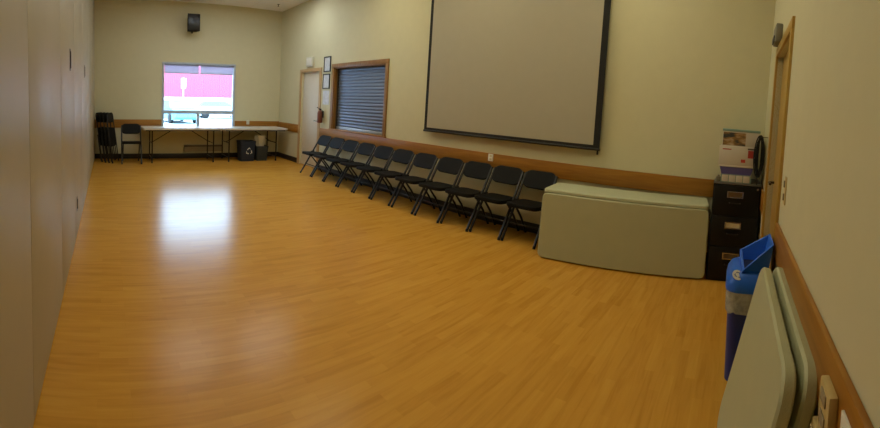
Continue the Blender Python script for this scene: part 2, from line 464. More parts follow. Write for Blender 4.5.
# serving hatch
hf = MB()
hf.box((W - 0.022, SY0 - 0.075, SZ0), (W + 0.0, SY0, SZ1), 0.003).box((W - 0.022, SY1, SZ0), (W, SY1 + 0.09, SZ1), 0.003)
hf.box((W - 0.022, SY0 - 0.075, SZ1), (W, SY1 + 0.09, SZ1 + 0.075), 0.003)
hatch = tag(hf.build('serving_hatch', M_oak_z), 'wood-framed serving hatch in the wall beside the far door, shutter down', 'serving hatch')
lin = MB().box((W, SY0, SZ0), (W + 0.12, SY0 + 0.015, SZ1)).box((W, SY1 - 0.015, SZ0), (W + 0.12, SY1, SZ1)).box((W, SY0 + 0.015, SZ1 - 0.015), (W + 0.12, SY1 - 0.015, SZ1))
lin.build('hatch_lining', M_oak_z, hatch)
MB().box((W - 0.035, SY0 - 0.09, SZ0 - 0.001), (W + 0.12, SY1 + 0.09, SZ0 + 0.020), 0.004).build('sill', M_rail_y, hatch)
sh = MB()
nsl = 19; z0 = SZ0 + 0.075; z1 = SZ1 - 0.02; dz = (z1 - z0) / nsl
prof = []
for i in range(nsl):
    a = z0 + i * dz
    prof += [(0.0, a), (-0.004, a + 0.004), (-0.011, a + dz * 0.35), (-0.011, a + dz * 0.65), (-0.004, a + dz - 0.004)]
prof.append((0.0, z1))
ya, yb = SY0 + 0.018, SY1 - 0.018
va = [sh.bm.verts.new((W + 0.09 + p[0], ya, p[1])) for p in prof]; vb = [sh.bm.verts.new((W + 0.09 + p[0], yb, p[1])) for p in prof]
for i in range(len(prof) - 1): sh.bm.faces.new((va[i], vb[i], vb[i + 1], va[i + 1]))
sh.box((W + 0.091, ya, z0), (W + 0.10, yb, z1))
sh.build('roll_shutter', M_slat, hatch)
MB().box((W + 0.065, ya, SZ0 + 0.019), (W + 0.10, yb, z0), 0.004).build('shutter_bottom_bar', mat('pale_steel_bar', srgb(160, 166, 170), 0.35, metal=0.4), hatch)
MB().box((W + 0.055, ya - 0.004, SZ0 + 0.02), (W + 0.112, ya + 0.02, SZ1 - 0.015)).build('shutter_guide', M_grey_steel, hatch)
MB().box((W + 0.055, yb - 0.02, SZ0 + 0.02), (W + 0.112, yb + 0.004, SZ1 - 0.015)).build('shutter_guide', M_grey_steel, hatch)

# back of openings, so nothing but wall is behind door and hatch
struct('wall_behind_hatch', MB().box((W + 0.125, SY0 - 0.05, SZ0 - 0.05), (W + T, SY1 + 0.05, SZ1 + 0.05)), M_wall)
struct('wall_behind_door', MB().box((W + 0.11, DY0, 0), (W + T, DY1, 2.03)).box((NX0, -T, 0), (NX1, -0.11, 2.03)), M_wall)

# ceiling lights: recessed troffers
first = None
k = 0
for yy, word in ((1.5, 'nearest the camera'), (3.3, 'in the second row'), (5.1, 'in the third row'), (7.45, 'added as cool fill nearest the window')):
    for xx, side in ((1.9, 'partition'), (3.4, 'screen')):
        if first is None:
            t = thing('ceiling_light', '', 'ceiling light', (xx, yy, H - 0.001), group='recessed ceiling lights')
            MB().box((-0.60, -0.30, -0.018), (-0.57, 0.30, 0.0)).box((0.57, -0.30, -0.018), (0.60, 0.30, 0)).box((-0.57, -0.30, -0.018), (0.57, -0.27, 0)).box((-0.57, 0.27, -0.018), (0.57, 0.30, 0)).build('frame', M_troff, t)
            MB().box((-0.57, -0.27, -0.010), (0.57, 0.27, -0.002)).build('diffuser', M_diff, t)
            first = t
        else:
            t = copy_tree(first); t.location = (xx, yy, H - 0.001)
        if yy > 6:
            for ch in list(t.children):
                if ch.name.startswith('diffuser'):
                    ch.data = ch.data.copy(); ch.data.materials[0] = M_diff_fill  # window row turned into the added cool fill
        tag(t, 'recessed rectangular ceiling light on the %s side, %s' % (side, word))

# sprinkler on the ceiling near the far corner
t = thing('sprinkler_head', 'small sprinkler head on the ceiling near the far corner', 'sprinkler', (4.05, 8.75, H))
MB().lathe([(0.035, -0.004), (0.035, 0.0)], seg=20).build('escutcheon', M_chrome, t)
MB().lathe([(0.008, -0.004), (0.008, -0.04), (0.022, -0.042), (0.022, -0.045)], seg=14).build('deflector', M_brass, t)

# ------------------------------------------------------------------ folding chairs
CW = 0.430
def chair_proto():
    t = thing('folding_chair', '', 'chair')
    # local: faces -Y, front feet at y=-0.25, back top at y=+0.03
    for s in (-1, 1):
        x = s * (CW / 2 - 0.015)
        MB().tube([(x, -0.25, 0.014), (x, -0.005, 0.41), (x, 0.150, 0.67), (x * 0.985, 0.178, 0.715)], 0.0155).build('front_leg', M_tube, t)
        f = MB().tube([(x, -0.2545, 0.0), (x, -0.247, 0.03)], 0.016).build('foot_cap', M_rub, t)
        x2 = s * (CW / 2 - 0.045)
        MB().tube([(x2, -0.09, 0.39), (x2, 0.08, 0.20), (x2, 0.20, 0.014)], 0.0135).build('rear_leg', M_tube, t)
        MB().tube([(x2, 0.208, 0.0), (x2, 0.195, 0.03)], 0.0145).build('foot_cap', M_rub, t)
        # hinge plate and arm beside the seat
        MB().box((x - 0.004 - s * 0.014, -0.05, 0.375), (x + 0.004 - s * 0.014, 0.03, 0.435), 0.002).build('hinge_plate', M_tube, t)
    MB().tube([(-CW / 2 + 0.02, -0.143, 0.185), (CW / 2 - 0.02, -0.143, 0.185)], 0.008).build('front_stretcher', M_tube, t)
    MB().tube([(-CW / 2 + 0.045, 0.148, 0.095), (CW / 2 - 0.045, 0.148, 0.095)], 0.008).build('rear_stretcher', M_tube, t)
    # seat: dished slab
    def dish(p):
        x, y, z = p
        return (x, y, z - 0.012 * max(0, 1 - (x / 0.2) ** 2) * max(0, 1 - (y / 0.2) ** 2) + 0.02 * (-y / 0.2) * 0.5)
    MB().slab(CW - 0.034, 0.40, 0.042, 0.075, fn=dish).xf(Matrix.Translation((0, -0.065, 0.400))).build('seat', M_black, t)
    # backrest: curved panel with well-rounded corners
    def curve(p):
        x, y, z = p
        return (x, y, z + 0.10 * (0.22 ** 2 - x * x) )
    b = MB().slab(CW - 0.002, 0.218, 0.028, 0.100, seg=8, fn=curve)
    # local slab XY -> upright leaning
    m = Matrix.Translation((0, 0.142, 0.653)) @ Matrix.Rotation(R(90 - 29), 4, 'X') @ Matrix.Rotation(math.pi, 4, 'Y')
    b.xf(m).build('backrest', M_black, t)
    return t
proto = chair_proto()
ords = ['first', 'second', 'third', 'fourth', 'fifth', 'sixth', 'seventh', 'eighth', 'ninth', 'tenth', 'eleventh']
feet = [2.197, 2.629, 3.06, 3.487, 3.931, 4.424, 4.882, 5.35, 5.81, 6.27, 6.72, 7.19]
fx = [3.955, 3.945, 3.926, 3.89, 3.885, 3.905, 3.905, 3.925, 3.915, 3.925, 3.93, 3.94]
for i in range(11):
    c = proto if i == 0 else copy_tree(proto)
    yc = (feet[i] + feet[i + 1]) / 2; xc = (fx[i] + fx[i + 1]) / 2 + 0.25
    c.location = (xc, yc - 0.012, 0); c.rotation_euler = (0, 0, R(-90) + random.uniform(-0.004, 0.004))
    sfx = {0: 'end of the row right beside the grey folded tables', 10: 'end of the row at the far door'}.get(i, '%s of the row, counting from the grey tables' % ords[i])
    tag(c, 'black folding chair, ' + sfx, None, 'row of open folding chairs along the screen wall')
c = copy_tree(proto)
c.location = (0.808, 8.84, 0); c.scale = (1.03, 1.0, 1.1); c.rotation_euler = (0, 0, 0)
tag(c, 'black open folding chair standing alone at the left end of the white tables', 'chair')
if 'group' in c: del c['group']

# folded chairs leaning on the partition
fc = thing('folded_chair', '', 'chair')
for s in (-1, 1):
    x = s * (CW / 2 - 0.018)
    MB().tube([(x, 0.0, 0.01), (x, 0.0, 1.0), (x * 0.97, 0.0, 1.04)], 0.0115).build('front_leg', M_tube, fc)
    MB().tube([(s * 0.175, 0.03, 0.03), (s * 0.175, 0.03, 0.60)], 0.0105).build('rear_leg', M_tube, fc)
    MB().tube([(x, 0, 0.0), (x, 0, 0.035)], 0.016).build('foot_cap', M_rub, fc)
MB().slab(CW - 0.07, 0.40, 0.028, 0.07).xf(Matrix.Translation((0, 0.006, 0.55)) @ Matrix.Rotation(R(90), 4, 'X')).build('seat', M_black, fc)
MB().slab(CW, 0.215, 0.022, 0.085, fn=lambda p: (p[0], p[1], p[2] + 0.10 * (0.0484 - p[0] ** 2))).xf(Matrix.Translation((0, 0.004, 0.97)) @ Matrix.Rotation(R(90), 4, 'X')).build('backrest', M_black, fc)
words = ['nearest the partition', 'second from the partition', 'third from the partition', 'outermost of the four']
for i in range(4):
    c = fc if i == 0 else copy_tree(fc)
    lean = 8
    bxp = [0.25, 0.325, 0.40, 0.475][i]
    c.location = (bxp, [9.05, 8.98, 8.93, 8.88][i], 0.004)
    # local X (width) -> world Y ; local -Y front faces +X ; top leans toward -X
    c.rotation_euler = Euler((R(lean) * -1, 0, R(70)), 'XYZ')
    tag(c, 'black folded chair leaning in the far left corner, ' + words[i], 'chair', 'folded chairs leaning in the corner')

# ------------------------------------------------------------------ long white folding tables under the window
def long_table(x0, x1, lx, label):
    t = thing('folding_table', label, 'table', ((x0 + x1) / 2, 9.0, 0), group='white folding tables under the window')
    w = x1 - x0
    MB().slab(w, 0.72, 0.045, 0.05).xf(Matrix.Translation((0, 0, 0.735))).build('tabletop', M_wtab, t)
    MB().box((-w / 2 + 0.06, -0.32, 0.690), (w / 2 - 0.06, -0.29, 0.712)).box((-w / 2 + 0.06, 0.29, 0.690), (w / 2 - 0.06, 0.32, 0.712)).build('side_rail', M_grey_steel, t)
    for k, xl in enumerate(lx):
        x = xl - (x0 + x1) / 2; s = 1 if k == 0 else -1
        for yy in (-0.27, 0.27):
            l = MB().tube([(x, yy, 0.70), (x, yy, 0.02)], 0.014).build('leg', M_tube, t)
            MB().tube([(x, yy, 0.0), (x, yy, 0.035)], 0.018).build('foot_cap', M_rub, l)
        for zz in (0.42, 0.10): MB().tube([(x, -0.27, zz), (x, 0.27, zz)], 0.010).build('leg_crossbar', M_tube, t)
        MB().tube([(x, 0, 0.42), (x + s * 0.07, 0, 0.45), (x + s * 0.42, 0, 0.66), (x + s * 0.50, 0, 0.705)], 0.009).build('brace', M_tube, t)
    return t
long_table(1.045, 2.80, (1.25, 2.60), 'long white folding table at the left under the window, beside the lone chair')
long_table(2.81, 4.36, (2.96, 4.10), 'long white folding table at the right, with bins under it, in the far right corner')

# recycling bin and waste bin under the right table
def tub(name, label, cat, loc, w, dpt, h, m, rimm=None):
    t = thing(name, label, cat, loc)
    def ring(sx, sy, z, r=0.03):
        o = []
        for cx, cy, a0 in ((1, 1, 0), (-1, 1, 90), (-1, -1, 180), (1, -1, 270)):
            for k in range(5):
                a = R(a0 + 22.5 * k); o.append(((sx / 2 - r) * cx + r * math.cos(a), (sy / 2 - r) * cy + r * math.sin(a), z))
        return o
    rs = [ring(w * .84, dpt * .84, 0), ring(w * .97, dpt * .97, h - 0.04), ring(w * .97, dpt * .97, h - 0.035), ring(w, dpt, h - 0.033), ring(w, dpt, h), ring(w - 0.03, dpt - 0.03, h), ring(w * .84 - 0.03, dpt * .84 - 0.03, 0.012)]
    MB().loft(rs).build('body', m, t)
    return t
t = tub('recycling_box', 'dark blue recycling box with a white emblem, on the floor under the right white table', 'bin', (3.415, 8.88, 0), 0.38, 0.32, 0.46, mat('dark_navy_plastic', srgb(22, 36, 56), 0.5))
# white emblem: three bent arrows
em = MB()
for k in range(3):
    a = R(90 + 120 * k)
    p0 = Vector((math.cos(a + R(50)), 0, math.sin(a + R(50)))) * 0.055
    p1 = Vector((math.cos(a), 0, math.sin(a))) * 0.075
    p2 = Vector((math.cos(a - R(40)), 0, math.sin(a - R(40)))) * 0.06
    em.tube([p0, p1, p2], [0.012, 0.012, 0.003], 6)
em.xf(Matrix.Translation((0.02, -0.160, 0.23)) @ Matrix.Diagonal((1, 0.15, 1, 1))).build('emblem', M_white, t)
t = tub('waste_bin', 'small dark grey waste bin with a white bag in it, under the right white table', 'bin', (3.775, 8.88, 0), 0.30, 0.28, 0.34, mat('charcoal_plastic', srgb(40, 46, 48), 0.5))
rs = []
for z, r in ((0.30, 0.10), (0.36, 0.09), (0.42, 0.10), (0.50, 0.115), (0.56, 0.12), (0.57, 0.08)):
    rs.append([(r * (1 + 0.18 * math.sin(5 * a + z * 9)) * math.cos(a) - 0.02, r * 0.7 * (1 + 0.18 * math.cos(4 * a + z * 7)) * math.sin(a), z + 0.012 * math.sin(3 * a)) for a in [2 * math.pi * k / 28 for k in range(28)]])
MB().loft(rs).build('bin_bag', mat('white_crumpled_bag', srgb(206, 200, 184), 0.5, bump=1, bscale=30), t)

# baseboard heater under the window
t = thing('baseboard_heater', 'beige electric baseboard heater on the far wall below the window', 'heater', (2.53, L - 0.001, 0.16))
MB().box((-0.47, -0.065, 0.0), (0.47, 0.0, 0.05), 0.004).box((-0.47, -0.025, 0.05), (0.47, 0.0, 0.10)).box((-0.47, -0.065, 0.145), (0.47, 0, 0.155), 0.003).box((-0.47, -0.062, 0.02), (0.47, -0.056, 0.115)).build('casing', M_heat, t)
MB().box((-0.46, -0.05, 0.10), (0.46, -0.003, 0.144)).build('grille', M_seam, t)

# outlets, thermostat etc.
def plate(name, label, cat, a, b, m, details=()):
    t = MB().box(a, b, 0.0025).build(name, m)
    tag(t, label, cat)
    return t
o = plate('wall_outlet', 'small white outlet on the wooden rail right of the window', 'outlet', (3.585, L - 0.034, 0.80), (3.655, L - 0.0201, 0.90), M_white)
for z in (0.83, 0.87): MB().box((3.605, L - 0.036, z - 0.012), (3.635, L - 0.033, z + 0.012), 0.001).build('socket', M_card, o)
o = plate('wall_outlet', 'small cream outlet on the wooden rail of the screen wall above the chairs', 'outlet', (W - 0.034, 3.12, 0.775), (W - 0.0201, 3.19, 0.865), M_white)
for z in (0.80, 0.84): MB().box((W - 0.036, 3.14, z - 0.012), (W - 0.033, 3.17, z + 0.012), 0.001).build('socket', M_card, o)

# speaker on the far wall
t = thing('wall_speaker', 'black loudspeaker mounted high on the far wall above the window', 'speaker', (2.19, L - 0.001, 3.07))
MB().loft([[(-0.14, -0.30, -0.185), (0.14, -0.30, -0.185), (0.14, -0.30, 0.185), (-0.14, -0.30, 0.185)], [(-0.10, -0.07, -0.17), (0.10, -0.07, -0.17), (0.10, -0.07, 0.17), (-0.10, -0.07, 0.17)]]).build('cabinet', M_black, t)
MB().box((-0.128, -0.312, -0.172), (0.128, -0.300, 0.172), 0.008).build('grille', M_tube, t)
MB().box((-0.05, -0.008, -0.14), (0.05, 0.0, 0.05)).tube([(0, -0.005, -0.05), (0, -0.06, -0.10), (0, -0.11, -0.175)], 0.014).tube([(0, -0.11, -0.17), (0, -0.11, -0.215)], 0.02).build('bracket', M_tube, t)

# exit-type sign box above far door, framed notices, extinguisher
t = thing('door_sign', 'small pale sign box fixed above the far door', 'sign', (W, 7.83, 2.24))
MB().box((-0.055, -0.13, -0.10), (0, 0.13, 0.10), 0.006).build('housing', M_sign, t)
MB().box((-0.060, -0.105, -0.07), (-0.055, 0.105, 0.07), 0.002).build('face', M_white, t)
for k, (a, b, z0, z1, lab) in enumerate(((7.02, 7.27, 2.00, 2.30, 'upper of two black-framed notices between far door and serving hatch'), (7.03, 7.29, 1.665, 1.96, 'lower of two black-framed notices between far door and serving hatch'))):
    t = thing('framed_notice', lab, 'picture frame', (W, (a + b) / 2, (z0 + z1) / 2), group='framed notices')
    hy, hz = (b - a) / 2, (z1 - z0) / 2
    MB().box((-0.02, -hy, -hz), (0, -hy + 0.02, hz), 0.002).box((-0.02, hy - 0.02, -hz), (0, hy, hz), 0.002).box((-0.02, -hy + 0.02, -hz), (0, hy - 0.02, -hz + 0.02)).box((-0.02, -hy + 0.02, hz - 0.02), (0, hy - 0.02, hz)).build('frame', M_frameb, t)
    MB().box((-0.010, -hy + 0.02, -hz + 0.02), (-0.002, hy - 0.02, hz - 0.02)).build('sheet', M_paper, t)
t = MB().box((W - 0.004, 7.04, 1.35), (W, 7.28, 1.63)).build('paper_notice', M_paper)
tag(t, 'unframed white paper notice below the two framed ones by the far door', 'notice')
t = thing('fire_extinguisher', 'small dark red extinguisher hung on the wall beside the far door', 'fire extinguisher', (W - 0.075, 7.24, 0.98))
MB().lathe([(0.045, 0), (0.055, 0.01), (0.055, 0.20), (0.04, 0.235), (0.018, 0.25), (0.018, 0.262)]).build('cylinder_body', M_ext, t)
MB().box((-0.02, -0.02, 0.255), (0.02, 0.02, 0.285), 0.004).tube([(0, 0, 0.28), (-0.05, 0.05, 0.31)], 0.007).tube([(0.0, -0.01, 0.27), (0.02, -0.055, 0.25), (0.02, -0.062, 0.12)], 0.007).build('valve', M_rub, t)
MB().box((0.05, -0.02, 0.10), (0.074, 0.02, 0.24)).build('bracket', M_tube, t)

# ------------------------------------------------------------------ projection screen
SX = W - 0.08
t = thing('projection_screen', 'large pull-down projection screen with black border hanging on the right wall', 'projection screen', (SX, 3.005, 1.07))
y0, y1 = 1.30, -1.285      # local extents (left, right)
ZT = 2.06
def warp(bm):
    for v in bm.verts:
        v.co.x += 0.006 * math.sin(v.co.y * 4.0) * (1 - v.co.z / 2.2)
def sheet(mb, a, b, z0, z1, x0, x1, n=20):
    for i in range(n):
        pass
fab = MB()
n = 24
vs = []
for i in range(n + 1):
    y = y1 + 0.075 + (y0 - 0.05 - y1 - 0.075) * i / n
    vs.append([fab.bm.verts.new((0, y, z)) for z in (0.045, 0.7, 1.4, ZT - 0.04)])
for a, b in zip(vs, vs[1:]):
    for j in range(3): fab.bm.faces.new((a[j], b[j], b[j + 1], a[j + 1]))
g = bmesh.ops.extrude_face_region(fab.bm, geom=fab.bm.faces[:])
bmesh.ops.translate(fab.bm, vec=(0.002, 0, 0), verts=[v for v in g['geom'] if isinstance(v, bmesh.types.BMVert)])
fab.build('screen_fabric', M_scr, t)
MB().box((-0.001, y0 - 0.05, 0.0), (0.003, y0, ZT)).box((-0.001, y1, 0.0), (0.003, y1 + 0.075, ZT)).box((-0.001, y1 + 0.075, 0.0), (0.003, y0 - 0.05, 0.045)).box((-0.001, y1 + 0.075, ZT - 0.04), (0.003, y0 - 0.05, ZT)).build('border', M_sblk, t)
MB().tube([(0.001, y0 + 0.005, 0.0), (0.001, y1 - 0.005, 0.0)], 0.014).build('weight_bar', M_tube, t)
MB().tube([(0.001, y1 + 0.02, -0.005), (0.001, y1 + 0.02, -0.055)], 0.010).build('end_knob', M_tube, t)
MB().box((-0.045, y1 - 0.05, ZT), (0.078, y0 + 0.05, ZT + 0.10), 0.012).build('case', M_white, t)

# ------------------------------------------------------------------ grey tables, bottom of the screen wall
def folded_table(name, label, w, h, t_, rad, mtx, group, edge=None):
    """a folded table: top slab face toward local +Z, frame and legs folded on -Z side; origin centre of slab"""
    e = thing(name, label, 'table', group=group)
    e.matrix_world = mtx
    MB().slab(w, h, t_, rad, bev=0.008).build('tabletop', M_tab, e)
    zb = -t_ / 2 - 0.008
    for s in (-1, 1):
        MB().tube([(-w / 2 + 0.12, s * (h / 2 - 0.05), zb), (w / 2 - 0.12, s * (h / 2 - 0.05), zb)], 0.008).build('side_rail', M_tube, e)
    for s in (-1, 1):
        xa, xb = s * (w / 2 - 0.12), s * 0.06
        MB().tube([(xa, -h / 2 + 0.09, zb), (xb, -h / 2 + 0.09, zb), (xb, h / 2 - 0.09, zb), (xa, h / 2 - 0.09, zb)], 0.008).build('folded_leg', M_tube, e)
    return e
# front table: stands on its long edge, face toward the room
p_bl = Vector((3.752, 2.06, 0)); p_br = Vector((3.965, 0.474, 0))
dirx = (p_br - p_bl); wl_ = dirx.length; dirx.normalize()
HT = 0.630
nrm = Vector((dirx.y, -dirx.x, 0))
if nrm.x > 0: nrm = -nrm      # towards the room
# lean back a touch
lean = R(3)
upv = (Vector((0, 0, 1)) * math.cos(lean) - nrm * math.sin(lean)).normalized()
nv = dirx.cross(upv).normalized()
xv = dirx
if nv.dot(nrm) < 0: xv = -dirx; nv = xv.cross(upv).normalized()
ctr = (p_bl + p_br) / 2 + upv * (HT / 2) - nv * 0.03 + Vector((0, 0, 0.012))
mt = Matrix((xv, upv, nv)).transposed().to_4x4(); mt.translation = ctr
folded_table('folded_table', 'grey-green folded table standing on its long edge before the screen wall', wl_, HT, 0.055, 0.05, mt, 'grey folded tables by the screen wall')
# lying table on top, spanning to the wall
q0 = ctr + upv * (HT / 2)
ztop = q0.z + 0.0195
xa = q0.x - 0.03
M_tab_keep = M_tab; M_tab = M_tabedge
mt = Matrix.Rotation(math.atan2(dirx.y, dirx.x), 4, 'Z')
dep = 0.46
side = Vector((-nrm.x, -nrm.y, 0)).normalized()
c2 = Vector((q0.x, q0.y, 0)) + side * (dep / 2 - 0.012); c2.z = ztop
mt.translation = c2
folded_table('folded_table', 'pale grey-green folded table lying flat on the standing one by the screen wall', wl_ - 0.0, dep, 0.036, 0.05, mt, 'grey folded tables by the screen wall')
M_tab = M_tab_keep
# upright one behind carrying the rear edge
c3 = c2 + side * (dep / 2 - 0.10); hh = ztop - 0.02 - 0.024
mt = Matrix((xv, Vector((0, 0, 1)), xv.cross(Vector((0, 0, 1))))).transposed().to_4x4()
mt.translation = Vector((c3.x, c3.y, hh / 2))
folded_table('folded_table', 'grey-green folded table standing upright under the rear of the flat one', wl_ - 0.08, hh, 0.045, 0.05, mt, 'grey folded tables by the screen wall')

# ------------------------------------------------------------------ two folded tables leaning on the near wall
def leaning(x0, x1, ytop, ybot, ztop, label):
    top = Vector(((x0 + x1) / 2, ytop, ztop)); bot = Vector(((x0 + x1) / 2, ybot, 0.004))
    u = (top - bot); hgt = u.length; u.normalize()
    xv = Vector((-1, 0, 0)); nv = xv.cross(u)
    if nv.y < 0: xv = -xv; nv = xv.cross(u)
    mt = Matrix((xv, u, nv)).transposed().to_4x4()
    mt.translation = (top + bot) / 2 - nv * 0.021
    return folded_table('folded_table', label, x1 - x0, hgt, 0.042, 0.085, mt, 'grey tables leaning on the near wall')
leaning(1.335, 2.27, 0.112, 0.268, 0.762, 'large grey folded table leaning on the near wall, outer of two, beside the blue bin')
leaning(1.35, 2.285, 0.047, 0.200, 0.762, 'large grey folded table leaning on the near wall, inner of two, against the rail')

# ------------------------------------------------------------------ filing cabinet with boxes
CX, CY0, CY1, CZ = 3.98, 0.022, 0.462, 0.915
t = thing('filing_cabinet', 'black three-drawer filing cabinet in the corner beside the near door', 'filing cabinet', ((CX + W) / 2, (CY0 + CY1) / 2, 0))
hx, hy = (W - 0.022 - CX) / 2, (CY1 - CY0) / 2
MB().box((-hx + 0.012, -hy, 0.0), (hx - 0.012, hy, CZ - 0.02), 0.004).build('body', M_cab, t)
MB().box((-hx + 0.004, -hy - 0.001, CZ - 0.02), (hx - 0.012, hy + 0.001, CZ), 0.004).build('top', M_cabtop, t)
for k in range(3):
    z0 = 0.045 + k * 0.283; z1 = z0 + 0.277
    dr = MB().box((-hx - 0.006, -hy + 0.012, z0), (-hx + 0.012, hy - 0.012, z1), 0.004).build('drawer', M_cab, t)
    zc = z0 + 0.195; yc = 0.012
    h = MB()
    h.box((-hx - 0.012, yc - 0.075, zc - 0.03), (-hx - 0.005, yc - 0.065, zc + 0.03)).box((-hx - 0.012, yc + 0.065, zc - 0.03), (-hx - 0.005, yc + 0.075, zc + 0.03))
    h.box((-hx - 0.012, yc - 0.065, zc + 0.022), (-hx - 0.005, yc + 0.065, zc + 0.03)).box((-hx - 0.012, yc - 0.065, zc - 0.03), (-hx - 0.005, yc + 0.065, zc - 0.022))
    h.build('label_holder', M_chrome, dr)
    MB().box((-hx - 0.008, yc - 0.064, zc - 0.021), (-hx - 0.0055, yc + 0.064, zc + 0.021)).build('label_card', M_card if k == 1 else M_cardd, dr)
    MB().tube([(-hx - 0.006, yc - 0.05, zc - 0.075), (-hx - 0.028, yc - 0.045, zc - 0.075), (-hx - 0.028, yc + 0.045, zc - 0.075), (-hx - 0.006, yc + 0.05, zc - 0.075)], 0.005).build('pull', M_tube, dr)
MB().lathe([(0.010, 0), (0.010, 0.006)], seg=14).xf(Matrix.Translation((-hx - 0.006, -hy + 0.03, CZ - 0.045)) @ Matrix.Rotation(R(-90), 4, 'Y')).build('lock', M_chrome, t)

bz = CZ
t = thing('drawer_organizer', 'clear low organizer with divided compartments, lowest in the stack on the cabinet', 'organizer', (4.16, 0.265, bz))
MB().box((-0.15, -0.14, 0.0), (0.15, 0.14, 0.006)).box((-0.15, -0.14, 0.006), (-0.144, 0.14, 0.072)).box((0.144, -0.14, 0.006), (0.15, 0.14, 0.072)).box((-0.144, -0.14, 0.006), (0.144, -0.135, 0.072)).box((-0.144, 0.135, 0.006), (0.144, 0.14, 0.068)).build('tray', M_teal, t)
for k in range(4):
    ya = -0.13 + k * 0.066
    MB().box((-0.153, ya, 0.004), (-0.06, ya + 0.060, 0.066), 0.004).build('compartment', M_box, t)
t = thing('storage_tub', 'violet-blue shallow plastic tub under the white carton on the cabinet', 'storage tub', (4.16, 0.265, bz + 0.073))
MB().loft([[(-0.145, -0.135, 0), (0.145, -0.135, 0), (0.145, 0.135, 0), (-0.145, 0.135, 0)], [(-0.165, -0.155, 0.070), (0.165, -0.155, 0.070), (0.165, 0.155, 0.070), (-0.165, 0.155, 0.070)]]).build('body', M_purple, t)
MB().box((-0.175, -0.172, 0.070), (0.172, 0.165, 0.086), 0.006).build('lid', M_box, t)
b1z = bz + 0.160
t = thing('carton', 'white printed carton with red marks in the middle of the stack on the cabinet', 'box', (4.17, 0.265, b1z))
MB().box((-0.18, -0.175, 0), (0.18, 0.170, 0.175), 0.003).build('body', M_box, t)
MB().box((-0.1815, -0.155, 0.075), (-0.1798, -0.095, 0.145)).build('red_panel', M_red, t)
MB().box((-0.1815, -0.075, 0.030), (-0.1798, -0.035, 0.060)).build('small_print', M_red, t)
MB().box((-0.1815, 0.06, 0.140), (-0.1798, 0.14, 0.150)).build('small_print', M_red, t)
MB().box((-0.1815, -0.150, 0.150), (-0.1798, -0.090, 0.165)).build('dark_print', M_seam, t)
t = thing('carton', 'picture-printed carton with a pale green lid at the top of the stack on the cabinet', 'box', (4.18, 0.250, b1z + 0.1755))
MB().box((-0.17, -0.175, 0), (0.17, 0.165, 0.135), 0.003).build('body', M_box, t)
MB().box((-0.1715, -0.05, 0.006), (-0.1698, 0.160, 0.125)).build('picture_panel', M_photo, t)
MB().box((-0.175, -0.180, 0.135), (0.175, 0.170, 0.158), 0.005).build('lid', M_teal, t)
t = MB().box((4.0, 0.405, bz), (4.06, 0.445, bz + 0.045), 0.008).box((4.015, 0.415, bz + 0.04), (4.045, 0.435, bz + 0.06), 0.004).build('hole_punch', M_grey)
tag(t, 'small grey desk gadget at the left front corner of the cabinet top', 'desk gadget')
# coil of black cable hanging beside the boxes
t = thing('cable_coil', 'black coil of cable hanging between the stacked boxes and the near door', 'cable', (3.935, 0.068, 1.15))
for k in range(8):
    a = 0.014 + 0.0045 * k; h_ = 0.17 + 0.022 * math.sin(k * 2.1)
    MB().tube([(-0.012 + 0.007 * (k % 4) + 0.004 * math.sin(3 * w + k), a * math.cos(w) + 0.004 * math.sin(k * 3), h_ * math.sin(w) + 0.03) for w in [2 * math.pi * j / 30 for j in range(30)]], 0.0055, 8, closed=True).build('cable_loop', M_rub, t)
MB().tube([(0.02, 0.0, -0.09), (0.03, 0.005, -0.16), (0.01, 0.0, -0.215), (0.04, 0.0, -0.235)], 0.0055, 8).build('cable_end', M_rub, t)
MB().tube([(0, -0.067, 0.205), (0, 0.0, 0.205), (0, 0.012, 0.22)], 0.006).build('hook', M_chrome, t)

# grey box above near door; switch; plates on the near rail
t = thing('emergency_light', 'grey box mounted on the near wall just above the tan door frame', 'emergency light', (3.50, 0, 2.175))
MB().box((-0.12, 0, -0.068), (0.10, 0.055, 0.075), 0.012).build('housing', M_grey, t)
MB().box((-0.06, 0.052, -0.060), (0.08, 0.064, -0.01), 0.004).build('lens', M_grey_steel, t)
t = thing('light_switch', 'tall cream switch plate on the near wall beside the tan door', 'light switch', (2.47, 0, 1.09))
MB().box((-0.037, 0, -0.075), (0.037, 0.006, 0.075), 0.002).build('plate', M_bei, t)
for z in (-0.035, 0.035): MB().box((-0.010, 0.006, z - 0.018), (0.010, 0.014, z + 0.018), 0.002).build('toggle', M_heat, t)
t = thing('power_strip', 'beige multi-outlet block on the near rail behind the leaning tables', 'power outlet', (1.215, 0.018, 0.738))
MB().box((-0.045, 0, -0.065), (0.045, 0.022, 0.080), 0.004).build('housing', M_bei, t)
for z in (-0.045, 0.005, 0.055):
    MB().box((-0.022, 0.022, z - 0.014), (0.022, 0.026, z + 0.014), 0.002).build('socket', M_heat, t)
t = thing('wall_outlet', 'white outlet plate on the near wooden rail, lowest at the right edge', 'outlet', (1.09, 0.018, 0.765))
MB().box((-0.036, 0, -0.058), (0.036, 0.007, 0.058), 0.002).build('plate', M_white, t)
for z in (-0.024, 0.024): MB().box((-0.015, 0.007, z - 0.013), (0.015, 0.0095, z + 0.013), 0.002).build('socket', M_card, t)
t = thing('junction_box', 'light beige box fixed low on the near wall under the outlet block', 'junction box', (1.296, 0, 0.575))
MB().box((-0.048, 0, -0.09), (0.048, 0.034, 0.09), 0.008).build('housing', M_bei, t)
MB().box((-0.038, 0.034, -0.075), (0.038, 0.039, 0.075), 0.002).build('cover', M_card, t)

